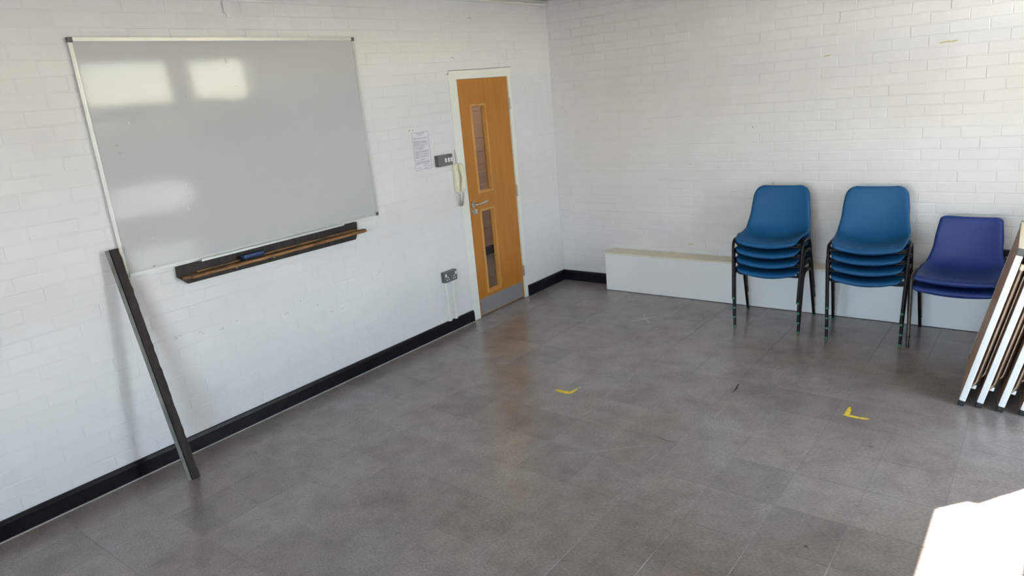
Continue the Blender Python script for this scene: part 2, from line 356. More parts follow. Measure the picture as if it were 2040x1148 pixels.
# right wall with window openings
BAYS = [(-2.2, -1.17)]
wr = MB(); ys = sorted(set([YF, 0]+[y for b in BAYS for y in b]+[-.97, -.06]))
wr.box((XR, YF, 0), (XR+.12, -2.2, ZC)).box((XR, -1.17, 0), (XR+.12, -.97, ZC)).box((XR, -.06, 0), (XR+.12, .11, ZC))
for a, b in BAYS: wr.box((XR, a, 0), (XR+.12, b, .18)).box((XR, a, 2.56), (XR+.12, b, ZC))
wr.box((XR, -.97, 0), (XR+.12, -.06, 2.08)).box((XR, -.97, 2.56), (XR+.12, -.06, ZC))
tag(wr.build('wall_right', M['plain']), 'painted wall with tall windows at the right', kind='structure')
def window(name, y0, y1, bands, label):
    w = empty(name, (XR+.06, (y0+y1)/2, bands[0][0])); tag(w, label, kind='structure'); yc, zc = (y0+y1)/2, bands[0][0]
    za, zb = bands[0][0]-.02, bands[-1][1]+.02; f = MB()
    f.box((-.03, y0-yc, za-zc), (.04, y0-yc+.035, zb-zc)).box((-.03, y1-yc-.035, za-zc), (.04, y1-yc, zb-zc))
    f.box((-.03, y0-yc+.035, za-zc), (.04, y1-yc-.035, za-zc+.02)).box((-.03, y0-yc+.035, zb-zc-.02), (.04, y1-yc-.035, zb-zc))
    f.build('window_frame', M['white_gloss'], w)
    for i, (a, b) in enumerate(bands):
        MB().box((-.003, y0-yc+.035, a-zc), (.003, y1-yc-.035, b-zc)).build('pane', M['glass'], w)
        if i+1 < len(bands): MB().box((-.010, y0-yc+.035, b-zc), (.010, y1-yc-.035, bands[i+1][0]-zc)).build('spandrel_panel', M['panel'], w)
    return w
BANDS = [(.20, .45), (.827, 1.172), (1.33, 1.63), (1.68, 1.92), (2.10, 2.54)]
window('window_1', -2.2, -1.17, BANDS, 'tall window with grey panels beside the folding tables')
w3 = window('window_2', -.97, -.06, [(2.10, 2.54)], 'high window above the folding tables')
MB().box((-.03, .30, .0), (.04, .36, .44)).build('mullion', M['white_gloss'], w3)
for i, (a, b) in enumerate(BAYS):
    ld = bpy.data.lights.new('sky_portal', 'AREA'); ld.shape = 'RECTANGLE'; ld.size = 2.4; ld.size_y = b-a; ld.cycles.is_portal = True
    lo = bpy.data.objects.new('sky_portal', ld); COL.objects.link(lo); lo.location = (XR+.13, (a+b)/2, 1.37); lo.rotation_euler = (0, math.radians(90), 0)
# outside: added overhang, added pale yard, paving, hedge
tag(MB().box((XR+.12, YF-1, 2.74), (XR+1.48, 1.2, 2.96)).box((XR+1.44, YF-1, 2.68), (XR+1.48, 1.2, 2.74)).build('sun_block_canopy', M['sun_block']), 'unseen boarded overhang added outside to block the sun', kind='structure')  # unseen overhang, added to keep the sun out of the upper panes
tag(MB().box((XR+3.6, -30, -.1), (XR+19.0, 40, -.085)).build('added_bright_yard', M['bright_yard']), 'wide pale yard added outside to brighten the board reflections', kind='structure')  # pale strip added so the whiteboard's lower reflections come out bright
tag(MB().box((XR+.12, YF-.11, -.3), (60, 60, -.1)).box((-60, -60, -.3), (60, YF-.11, -.1)).build('exterior_ground', M['paving']), 'pale paving outside the windows', kind='structure')
hv, hf = [], []
NX, NZ = 60, 10
for i in range(NX+1):
    for j in range(NZ+1):
        y = -20+i*.75; z = -.12+j*.21; dp = .5*math.sin(math.pi*min(1, j/NZ))
        hv.append((XR+20.0-dp*.6+random.uniform(-.14, .14)+(.9 if j == NZ else 0), y+random.uniform(-.1, .1), z+random.uniform(-.06, .06)+.12*math.sin(y)))
for i in range(NX):
    for j in range(NZ): a = i*(NZ+1)+j; hf.append((a, a+1, a+NZ+2, a+NZ+1))
hg = link('hedge', mesh('hedge', hv, hf, M['hedge'], True)); sm = hg.modifiers.new('thick', 'SOLIDIFY'); sm.thickness = .8; sm.offset = -1
tag(hg, 'clipped green hedge outside beyond the paving', 'hedge')

# skirting boards
def skirting(name, poly, d, label):
    o = MB().prism(poly, d).build(name, M['skirt']); tag(o, label, kind='structure'); return o
SK = lambda y: [(0, y, 0), (.018, y, 0), (.018, y, .080), (.012, y, .098), (0, y, .1)]
skirting('baseboard_left', SK(YF), (0, FY0-YF, 0), 'black gloss skirting board under the whiteboard wall')
skirting('baseboard_left', SK(FY1), (0, -FY1, 0), 'black gloss skirting board between door and corner')
skirting('baseboard_back', [(.0, 0, 0), (.0, -.018, 0), (.0, -.018, .080), (.0, -.012, .098), (.0, 0, .1)], (.595, 0, 0), 'short black skirting board left of the white boxing')
MB().box((.018, YF, 0), (.024, FY0, .006)).build('trim_1', M['tape_pale'])
tag(bpy.data.objects['trim_1'], 'thin pale grimy line where floor meets skirting', kind='structure')

# boxing along the back wall
bxo = empty('pipe_boxing', (.595, 0, 0)); tag(bxo, 'long low white boxing with cream top along the back wall', 'boxing')
MB().box((0, -.180, .004), (XR-.595-.002, -.162, .342)).build('front_panel', M['box_white'], bxo)
MB().box((0, -.162, .004), (.018, -.008, .342)).build('end_panel', M['box_white'], bxo)
for a, b in ((-.006, .475), (.478, 2.3), (2.303, XR-.597)):
    MB().bbox((a, -.185, .343), (b, -.008, .360), .002).build('top_board', M['box_cream'], bxo)

# corridor beyond the door
cw = MB().box((-1.62, -3.2, 0), (-1.5, 1.6, 2.5)).build('corridor_wall', M['corr_wall']); tag(cw, 'brownish painted brick corridor wall seen through the door glass', kind='structure')
for k in range(0, 34):
    z0 = .02+k*.075
    if .1 < z0 < 2.45:
        for i in range(14):
            y0 = -2.0+i*.225+(k % 2)*.1125
            if y0 > .6: continue
            key = 'corr'
            if key not in shared: v, f = brick_geo(.225, .075, .005); shared[key] = mesh('brick', v, f, M['corr_wall'])
            if -1.0 < y0 < .55 and .2 < z0 < 2.1:
                o = link('brick', shared[key], cw, (-1.5, y0+.1125, z0+.0375)); o.rotation_euler = RL.to_euler()
tag(MB().box((-1.62, -3.2, -.12), (-.06, 1.6, 0)).build('corridor_floor', M['corr_floor']), 'dark corridor floor beyond the door', kind='structure')
tag(MB().box((-1.62, -3.2, 2.5), (-.11, 1.6, 2.6)).build('corridor_ceiling', M['plain']), 'corridor ceiling beyond the door', kind='structure')
tag(MB().box((-1.62, 1.6, 0), (-.11, 1.7, 2.5)).build('corridor_end_wall', M['corr_wall']), 'end wall of the corridor', kind='structure')
tag(MB().box((-.11, .11, 0), (0, 1.7, 2.5)).build('corridor_side_wall', M['corr_wall']), 'side wall of the corridor beyond the corner', kind='structure')
tag(MB().box((-1.62, -3.3, 0), (-.11, -3.2, 2.5)).build('corridor_near_wall', M['corr_wall']), 'other end wall of the corridor', kind='structure')
tag(MB().box((-1.5, -3.2, 0), (-1.485, 1.6, .1)).build('corridor_skirting', M['skirt']), 'black corridor skirting seen through the door glass', kind='structure')
cl = empty('added_corridor_light', (-.8, -.2, 2.5)); tag(cl, 'unseen ceiling light added to brighten the corridor beyond the door', 'light')  # unseen fitting, added to brighten the corridor behind the door glass
MB().bbox((-.16, -.62, -.05), (.16, .62, 0), .01).build('housing', M['white_plastic'], cl); MB().bbox((-.14, -.6, -.062), (.14, .6, -.05), .004).build('diffuser', M['added_lamp'], cl)

# ------------------------------------------------------------------ door
d1 = empty('door_1', (0, 0, 0)); tag(d1, 'oak veneer door with two narrow glass panels in white frame', kind='structure')
fb = MB(); XF = .004
fb.box((-.11, FY0, 0), (XF, DY0-.003, FZ1)).build('jamb', M['white_gloss'], d1)
MB().box((-.11, DY1+.003, 0), (XF, FY1, FZ1)).build('jamb', M['white_gloss'], d1)
MB().box((-.11, DY0-.003, DZ1+.003), (XF, DY1+.003, FZ1)).build('head', M['white_gloss'], d1)
MB().box((-.075, DY0-.003, 0), (-.055, DY0+.012, DZ1)).box((-.075, DY1-.012, 0), (-.055, DY1+.003, DZ1)).build('door_stop', M['white_gloss'], d1)
XL0, XL1 = -.053, -.009
G = [(-1.181, -.975, 1.054, 1.792), (-1.185, -.984, .184, .926)]   # bead outer rects
lf = MB(); gy0, gy1 = -1.165, -.992
ho = [(g[0]+.012, g[1]-.012, g[2]+.014, g[3]-.014) for g in G]
a0, a1 = ho[0][0], ho[0][1]
lf.box((XL0, DY0, .008), (XL1, a0, DZ1)).box((XL0, a1, .008), (XL1, DY1, DZ1))
lf.box((XL0, a0, .008), (XL1, a1, ho[1][2])).box((XL0, a0, ho[1][3]), (XL1, a1, ho[0][2])).box((XL0, a0, ho[0][3]), (XL1, a1, DZ1))
leaf = lf.build('leaf', M['oak'], d1)
for (y0, y1, z0, z1) in G:
    t = .026; b = MB(); xo = XL1+.007
    def strip(P, Q):  # mitred bead
        pass
    o_ = [(y0, z0), (y1, z0), (y1, z1), (y0, z1)]; i_ = [(y0+t, z0+t), (y1-t, z0+t), (y1-t, z1-t), (y0+t, z1-t)]
    vs_ = [(XL1-.001, *p) for p in o_]+[(xo, p[0]+(.004 if k in (0, 3) else -.004), p[1]+(.004 if k < 2 else -.004)) for k, p in enumerate(o_)]
    vs_ += [(xo, p[0]-(.006 if k in (0, 3) else -.006), p[1]-(.006 if k < 2 else -.006)) for k, p in enumerate(i_)]+[(XL0+.016, *p) for p in i_]
    fs_ = []
    for r in range(3):
        for k in range(4): fs_.append((r*4+k, r*4+(k+1) % 4, r*4+4+(k+1) % 4, r*4+4+k))
    b.add(vs_, fs_).build('glazing_bead', M['bead'], leaf)
    MB().box((XL0+.014, y0+.012, z0+.012), (XL0+.020, y1-.012, z1-.012)).build('pane', M['door_glass'], leaf)
MB().box((XL1, DY0+.022, .014), (XL1+.0015, DY1-.022, .156)).build('kick_plate', M['kick'], leaf)
for z in (1.762, 1.002, .257):
    h = MB(); h.tube([(XF+.004, DY1+.004, z-.05), (XF+.004, DY1+.004, z+.05)], .0065, 10); h.box((XL1-.002, DY1-.003, z-.05), (XF+.001, DY1+.010, z+.05)); h.build('hinge', M['steel'], leaf)
lv = MB(); HY, HZ = -1.262, .982
lv.cyl((XL1, HY, HZ), (1, 0, 0), .026, .009, 24); lv.tube(round_path([(XL1+.008, HY, HZ), (XL1+.056, HY, HZ), (XL1+.058, HY+.05, HZ-.001), (XL1+.052, HY+.135, HZ+.007)], .022), .0095, 12)
lv.build('lever_handle', M['steel'], leaf, True)
tt = MB(); tt.cyl((XL1, HY, HZ-.060), (1, 0, 0), .026, .009, 24); tt.cyl((XL1+.009, HY, HZ-.060), (1, 0, 0), .010, .014, 14); tt.bbox((XL1+.022, HY-.006, HZ-.078), (XL1+.030, HY+.020, HZ-.042), .003); tt.build('thumb_turn', M['steel'], leaf, True)

# ------------------------------------------------------------------ whiteboard
WY0, WY1, WZ0, WZ1 = -4.096, -2.321, 1.097, 2.302
wb = empty('whiteboard', (0, (WY0+WY1)/2, WZ0)); tag(wb, 'large glossy whiteboard with aluminium frame and grey corner caps', 'whiteboard')
OX = Vector((0, (WY0+WY1)/2, WZ0)); hw, hh = (WY1-WY0)/2, WZ1-WZ0
MB().box((.004, -hw+.006, .006), (.0165, hw-.006, hh-.006)).build('board_surface', M['board'], wb)
def wrail(a, b, along):
    m = MB(); t = .016
    if along == 'y':
        m.box((.003, -hw+.02, a), (.021, hw-.02, b)); m.box((.021, -hw+.02, a+.006), (.0225, hw-.02, b-.005))
    else:
        m.box((.003, a, .02), (.021, b, hh-.02)); m.box((.021, a+.004, .02), (.0225, a+.007, hh-.02)); m.box((.021, a+.009, .02), (.0225, a+.012, hh-.02))
    m.build('frame_rail', M['alu'], wb)
wrail(0, .018, 'y'); wrail(hh-.018, hh, 'y'); wrail(-hw, -hw+.018, 'z'); wrail(hw-.018, hw, 'z')
for sy in (-1, 1):
    for z in (0, hh-.024):
        y = -hw-.001 if sy < 0 else hw-.023
        MB().bbox((.002, y, z-.001 if z == 0 else z), (.025, y+.024, z+.024 if z == 0 else z+.025), .003).build('corner_cap', M['cap_grey'], wb)
MB().box((.021, -3.69-OX.y, -.004), (.060, -2.665-OX.y, -.001)).box((.058, -3.69-OX.y, -.004), (.061, -2.665-OX.y, .009)).build('pen_tray', M['alu'], wb)
bl = MB(); NB = 10
vs_ = [(0, 0, 1)]+[(math.cos(2*math.pi*k/NB)*.62, math.sin(2*math.pi*k/NB)*.62, .72) for k in range(NB)]+[(math.cos(2*math.pi*k/NB), math.sin(2*math.pi*k/NB), 0) for k in range(NB)]
fs_ = [(0, 1+k, 1+(k+1) % NB) for k in range(NB)]+[(1+k, 1+NB+k, 1+NB+(k+1) % NB, 1+(k+1) % NB) for k in range(NB)]
M['blister'] = mat('blister_flake_highlight', (.66, .67, .67), .25)  # paler than the board: white flaking, with the blisters' highlights painted in
blm = mesh('blister', vs_, fs_, M['blister'], True)
def wbpt(u, v):
    r, U, f = CR, CU, CF; d = f+(u-1020)/FPX*r-(v-574)/FPX*U; t = (.0165-CAM.x)/d.x; return CAM+t*d
for (u, v, s, e) in [(451,120,.022,.7),(500,117,.009,1),(531,124,.008,1.6),(547,149,.005,1),(540,170,.010,2.2),(529,195,.008,1),(497,196,.013,2.6),(461,200,.009,1),(470,172,.008,1.8),(425,190,.009,1),(413,197,.007,1),(371,193,.006,1),(353,191,.009,1),(440,222,.004,1),(456,219,.008,1.7),(258,245,.024,1),(232,290,.012,1.6),(238,305,.020,1.9),(247,313,.015,1.3),(307,285,.007,1),(262,280,.004,1),(393,319,.008,1),(387,346,.007,1),(403,363,.008,1),(372,368,.010,.4),(343,385,.008,1),(376,390,.006,1),(357,409,.007,1),(376,416,.013,.35),(301,455,.009,1.6),(270,473,.007,1),(280,479,.006,1),(305,474,.009,1),(325,494,.011,1),(308,530,.018,2.0),(415,413,.005,1),(421,370,.005,1),(470,268,.003,1),(572,165,.004,1),(520,228,.003,1)]:
    p = wbpt(u, v); o = link('blister', blm, wb, p-OX+Vector((.0001, 0, 0))); o.rotation_euler = (random.uniform(-.6, .6) if e == 1 else (-.7 if e > 1 else -.1), math.radians(90), 0); o.scale = (s*.5/(max(e, .4)) if e != 1 else s*.5, s*.5*(e if e > 1 else 1), .0040)

# ------------------------------------------------------------------ old chalk ledge, eraser, leaning board
lg = empty('chalk_ledge', (0, -3.18, .97)); tag(lg, 'old dark wooden chalk ledge with worn orange shelf below the whiteboard', 'ledge')
L0 = Vector((0, -3.18, .97))
def rel(pts, o): return [Vector(p)-o for p in pts]
MB().prism(rel([(.003, -3.822, 1.090), (.003, -3.826, 1.03), (.003, -3.775, .982), (.003, -2.556, .970), (.003, -2.532, 1.02), (.003, -2.528, 1.088)], L0), (.022, 0, 0)).build('backing_board', M['dark_wood'], lg)
sh_ = MB(); N = 40; vs_ = []; fs_ = []
for i in range(N+1):
    t = i/N; y = -3.808+t*(3.808-2.498); zt = 1.032+.001*math.sin(9*t)+random.uniform(-.001, .001); pr = .082+random.uniform(-.0022, .0022)-(.03*max(0, .04-t)/.04); zb_ = zt-.019+random.uniform(-.0015, .0015)
    vs_ += [(.025, y, zt-.001), (pr-.012, y, zt+.003), (pr, y, zt-.001), (pr-.003, y, zb_), (.025, y, zb_)]
for i in range(N):
    for k in range(5): a = i*5; fs_.append((a+k, a+(k+1) % 5, a+5+(k+1) % 5, a+5+k))
fs_ += [(4, 3, 2, 1, 0), tuple(N*5+k for k in range(5))]
sh_.add(rel(vs_, L0), fs_).build('shelf', M['shelf_wood'], lg)
eg = MB(); vs_ = []; fs_ = []
for i in range(N+1):
    t = i/N; y = -3.77+t*(3.77-2.499); a = random.uniform(-.0012, .0012); vs_ += [(.0835, y, 1.0285+a), (.0835, y, 1.017-a*.7), (.078, y, 1.017-a*.7), (.078, y, 1.0285+a)]
for i in range(N):
    for k in range(4): a = i*4; fs_.append((a+k, a+(k+1) % 4, a+4+(k+1) % 4, a+4+k))
eg.add(rel(vs_, L0), fs_).build('worn_edge', M['ledge_edge'], lg)
MB().box(rel([(.025, -3.72, 1.035)], L0)[0], rel([(.040, -2.55, 1.044)], L0)[0]).build('quadrant_strip', M['shelf_wood'], lg)
for y in (-3.47, -3.21): MB().cyl(Vector((.0245, y, 1.0))-L0, (1, 0, 0), .007, .002, 10).build('screw', M['metal_plate'], lg)
er = empty('board_eraser', (.062, -3.375, 1.035)); tag(er, 'small blue whiteboard eraser lying on the chalk ledge', 'eraser')
MB().bbox((-.020, -.070, .012), (.020, .070, .034), .007).build('eraser_body', M['eraser_blue'], er, True)
MB().bbox((-.018, -.078, 0), (.018, .066, .012), .002).build('felt_pad', M['felt'], er)
# leaning board
P0 = Vector((.300, -4.110, 0)); P1 = Vector((.030, -4.134, 1.262)); ax = (P1-P0).normalized(); Ln = (P1-P0).length
side = Vector((.22, 1, 0)); side = (side-ax*side.dot(ax)).normalized(); nrm = side.cross(ax)
if nrm.x < 0: nrm = -nrm
lb = empty('leaning_board', P0); tag(lb, 'narrow dark wooden board with split groove leaning on the white wall', 'board')
def lbox(s0, s1, n0, n1, l0=0, l1=Ln, jag=.0, N=46):
    v = []; f = []
    for i in range(N+1):
        t = l0+(l1-l0)*i/N; j = random.uniform(-jag, 0) if jag else 0
        for s, n_ in ((s0, n0), (s1+j, n0), (s1+j, n1), (s0, n1)): v.append(ax*t+side*s+nrm*n_)
    for i in range(N):
        for k in range(4): a = i*4; f.append((a+k, a+(k+1) % 4, a+4+(k+1) % 4, a+4+k))
    f += [(3, 2, 1, 0), tuple(N*4+k for k in range(4))]
    return MB().add(v, f)
lbox(-.012, .030, 0, .018, jag=.004).build('main_strip', M['dark_wood'], lb)
lbox(-.032, -.016, -.004, .012).build('edge_strip', M['grey_wood'], lb)
lbox(-.018, -.010, -.006, .0005).build('groove_back', M['black'], lb)
for i in range(14):
    l = Ln-.005-i*.017; w = random.uniform(.003, .009) if i < 8 else random.uniform(.001, .004)
    m = MB(); c = ax*l+side*(.031+w*.35)+nrm*.010
    bm = bmesh.new(); bmesh.ops.create_icosphere(bm, subdivisions=1, radius=1)
    vv = [c+ax*v.co.x*.011*random.uniform(.7, 1.2)+side*v.co.y*w*random.uniform(.7, 1.2)+nrm*v.co.z*.007 for v in bm.verts]; bm.verts.index_update()
    m.add(vv, [tuple(v.index for v in f.verts) for f in bm.faces]); bm.free(); m.build('plaster_crumb', M['plaster'], lb)

# ------------------------------------------------------------------ notice, switch, phone, sockets, cables
no = empty('notice', (.003, -1.792, 1.344)); tag(no, 'printed white notice sheet with blue border pinned left of the door', 'notice')
MB().box((-.0005, -.094, -.003), (.0005, .094, .290)).build('paper_sheet', M['paper'], no)
pr = MB(); X1, X2 = .0006, .0009
for a, b, c, d in ((-.088, -.085, .004, .284), (.085, .088, .004, .284), (-.085, .085, .004, .0065), (-.085, .085, .2815, .284)): pr.box((X1, a, c), (X2, b, d))
pr.build('border', M['print'], no)
tx = MB(); z = .274
rows = [(.6, 1), (.5, 1), (0, 1), (.35, 1), (0, 0), (.2, 0), (.92, 0), (.95, 0), (0, 0), (.28, 0), (.8, 0), (.95, 0), (.97, 0), (.96, 0), (.4, 0), (.95, 0), (.7, 0), (0, 0), (.75, 0), (.6, 0), (.4, 1), (.6, 0), (0, 0), (.97, 0), (.97, 0), (.95, 0), (.3, 0), (.97, 0), (.95, 0), (.2, 0), (.97, 0), (.9, 0), (.3, 0), (0, 0), (.35, 1), (.6, 0), (0, 0), (.97, 0), (.97, 0), (.94, 0), (.25, 0)]
for fr, ctr in rows:
    if fr:
        W = .155*fr; y = -W/2 if ctr else -.0775; e = y+W
        while y < e-.004:
            w = min(random.uniform(.005, .017), e-y); tx.box((X1, y, z), (X2, y+w, z+.0028)); y += w+.0028
    z -= .0057
for y0, y1, z0 in ((-.07, -.03, .018), (.0, .035, .030), (.04, .07, .024), (.005, .06, .042), (.0, .05, .012)): tx.box((X1, y0, z0), (X2, y1, z0+.003))
tag(tx.build('printed_text', M['print'], no), kind='stuff')
sw = empty('light_switch', (0, -1.578, 1.390)); tag(sw, 'dark grey metal light switch box with three white rockers', 'switch')
MB().bbox((.002, -.088, -.043), (.040, .072, .043), .004).build('back_box', M['metal_grey'], sw)
MB().bbox((.040, -.088, -.043), (.046, .072, .043), .003).build('face_plate', M['metal_plate'], sw)
for y in (-.012, .021, .052): MB().bbox((.046, y-.008, -.016), (.053, y+.008, .016), .002).build('rocker', M['white_plastic'], sw)
def socket(name, loc, rz, body, plate, label, details):
    s = empty(name, loc, rz); tag(s, label, 'socket')
    MB().bbox((.002, -.073, -.043), (.036, .073, .043), .004).build('back_box', body, s); MB().bbox((.036, -.073, -.043), (.042, .073, .043), .004).build('face_plate', plate, s)
    for c in (-.036, .036):
        MB().bbox((.042, c-.0285 if c < 0 else c+.0125, .004), (.048, c-.0165 if c < 0 else c+.0245, .028), .002).build('rocker', M['white_plastic'], s)
        p = MB(); p.box((.042, c-.004, -.008), (.0432, c+.004, .004)); p.box((.042, c-.016, -.026), (.0432, c-.007, -.018)); p.box((.042, c+.007, -.026), (.0432, c+.016, -.018)); p.build('pin_shutters', details, s)
    return s
socket('power_socket', (0, -1.672, .473), 0, M['metal_grey'], M['metal_plate'], 'grey metal double power socket low on the wall left of the door', M['white_plastic'])
socket('power_socket', (3.585, 0, .508), -math.pi/2, M['black'], M['black'], 'black double power socket on the back wall beside the violet-blue chairs', M['tape_pale'])
for y, t in ((-1.712, 'left'), (-1.640, 'right')):
    MB().bbox((.004, y-.010, .098), (.022, y+.010, .432), .002).build('cable_conduit', M['white_gloss'])
    o = [x for x in bpy.data.objects if x.name.startswith('cable_conduit')][-1]
    m2 = MB(); m2.bbox((.003, y-.014, .100), (.026, y+.014, .135), .002).build('conduit_clip', M['white_gloss'], o)
    tag(o, f'white painted cable conduit below the grey socket, {t} of the pair', 'conduit')
MB().bbox((.004-.0, -.018, -.0), (.02, .018, .1), .002)
o = MB().bbox((3.578, -.020, .362), (3.602, -.004, .464), .002).build('cable_conduit', M['cable']); tag(o, 'short grey conduit below the black socket on the back wall', 'conduit')
# entry phone
ph = empty('entry_phone', (0, -1.432, 1.12)); tag(ph, 'ivory wall phone with handset and coiled cord beside the door frame', 'phone')
MB().bbox((.003, -.046, .0), (.034, .040, .222), .006).build('base', M['ivory'], ph)
hs = MB(); pts = []; 
prof = [(.050, .004), (.058, .018), (.060, .045), (.066, .075), (.068, .11), (.066, .145), (.060, .175), (.058, .202), (.050, .218)]
wid = [.018, .024, .025, .019, .017, .019, .025, .024, .018]; thk = [.010, .016, .017, .011, .010, .011, .017, .016, .010]
v = []; f = []
for i, (x, z) in enumerate(prof):
    for k in range(12):
        a = 2*math.pi*k/12; c, s_ = math.cos(a), math.sin(a); v.append((x-.004+thk[i]*math.copysign(abs(s_)**.7, s_), .008+wid[i]*math.copysign(abs(c)**.7, c), z))
for i in range(len(prof)-1):
    for k in range(12): f.append((i*12+k, i*12+(k+1) % 12, (i+1)*12+(k+1) % 12, (i+1)*12+k))
f += [tuple(range(12)), tuple(8*12+k for k in range(12))]
hs.add(v, f).build('handset', M['ivory'], ph, True)
MB().box((.0345, -.036, .05), (.0352, -.020, .17)).build('call_panel', M['white_gloss'], ph)
cp = []
for i in range(260):
    t = i/259; a = t*2*math.pi*24; u = t*math.pi; cx = .028; cy = -.030+.052*t+.004*math.sin(9*t); cz = .0-.118*math.sin(u)**.8
    cp.append((cx+.008*math.cos(a), cy+.008*math.sin(a), cz+.002*math.cos(a)))
MB().tube(cp, .0021, 5).build('coiled_cord', M['cord'], ph, True)
o = MB().tube(round_path([(.006, -1.430, 1.345), (.006, -1.426, 1.40), (.006, -1.436, 1.455)], .02), .0022, 6).build('phone_cable', M['cable']); tag(o, 'short thin grey cable rising from the ivory phone', 'cable')
o = MB().tube(round_path([(.007, -1.432, 2.036), (.010, -1.425, 2.028), (.010, -1.412, 2.034), (.006, -1.408, 2.058), (.005, -1.0, 2.060), (.005, -.602, 2.066)], .008), .0022, 6).build('bell_wire', M['cable']); tag(o, 'thin bell wire running along the top of the door frame', 'cable')
# trunking below the ceiling, small plates
tk = empty('ceiling_trunking', (0, -.8, 2.585)); tag(tk, 'narrow painted cable trunking high on the wall above the door', 'trunking')
MB().bbox((.004, -1.9, -.010), (.024, .772, .008), .002).build('channel', M['white_gloss'], tk); MB().bbox((.003, .735, -.014), (.026, .775, .011), .002).build('end_clip', M['white_gloss'], tk)
MB().bbox((.004, .45, .008), (.022, .775, .012), .001).build('lid', M['cable'], tk)
bp_ = empty('blanking_plate', (0, -3.207, 2.418)); tag(bp_, 'small painted blanking plate on the wall above the whiteboard', 'plate')
MB().bbox((.003, -.026, .018), (.016, .022, .080), .002).build('plate', M['mortar'], bp_); MB().bbox((.003, -.014, -.006), (.010, .016, .018), .001).build('stub', M['mortar'], bp_)
def screw(name, x, y, z, label):
    s = empty(name, (x, y, z)); tag(s, label, 'hook'); MB().cyl((0, 0, 0), (1, 0, 0), .006, .005, 10).build('rose', M['white_gloss'], s)
    MB().tube([(.004, 0, 0), (.016, 0, 0), (.02, .004, -.004), (.018, .007, -.010)], .0018, 6).build('hook', M['cable'], s)
screw('wall_hook', .002, -1.105, 2.452, 'tiny painted wall hook above the door near the trunking')
screw('wall_hook', .002, -1.352, 2.155, 'tiny painted wall hook just above the door frame corner')
# wall wear
def decal(name, parent, pts, w, mat_, plane):
    # thin raised sliver along pts (u,z); plane 'L' = left wall, 'B' = back wall
    m = MB()
    for (a, b) in zip(pts[:-1], pts[1:]):
        d = Vector((b[0]-a[0], b[1]-a[1])); n = Vector((-d.y, d.x)).normalized()*w/2; q = [(a[0]+n.x, a[1]+n.y), (a[0]-n.x, a[1]-n.y), (b[0]-n.x*.6, b[1]-n.y*.6), (b[0]+n.x*.6, b[1]+n.y*.6)]
        P = [Vector((.0046, p[0], p[1])) if plane == 'L' else Vector((p[0], -.0046, p[1])) for p in q]; m.prism(P, (.0004, 0, 0) if plane == 'L' else (0, -.0004, 0))
    return m.build(name, mat_, parent)
for (y, z, n) in ((-2.752, .52, 3), (-2.85, .53, 3), (-3.056, .674, 4), (-2.95, .60, 4), (-3.20, .62, 3), (-3.53, .676, 3), (-3.62, .665, 4), (-3.75, .68, 5), (-3.905, .691, 5), (-2.399, .673, 4), (-2.33, .50, 2), (-4.75, 1.95, 2), (-4.6, 1.80, 3)):
    for k in range(n):
        y0, z0 = y+random.uniform(-.022, .022), z+random.uniform(-.010, .010); decal('scuff_mark', wl, [(y0, z0), (y0+random.uniform(.004, .016), z0+random.uniform(-.004, .009))], random.uniform(.002, .005), M['scuff'], 'L')
for (x, z, s) in ((3.184, 1.928, .05), (2.43, 1.912, .022), (1.36, .442, .02)):
    decal('bare_patch', wb_, [(x-s, z-.003), (x-s*.2, z+.002), (x+s*.4, z-.001), (x+s, z+.005)], .014 if s > .03 else .011, M['chip'], 'B')
for (x, z) in ((1.894, 1.427), (1.37, 1.14)): MB().cyl((x, -.0046, z), (0, -1, 0), .004, .0006, 8).build('nail_hole', M['hole'], wb_)
for (y, z) in ((-4.62, 2.0), (-4.64, 1.94), (-1.90, 1.648), (-1.86, 1.650), (-4.72, 1.25)): MB().cyl((.0046, y, z), (1, 0, 0), .004, .0006, 8).build('nail_hole', M['hole'], wl)

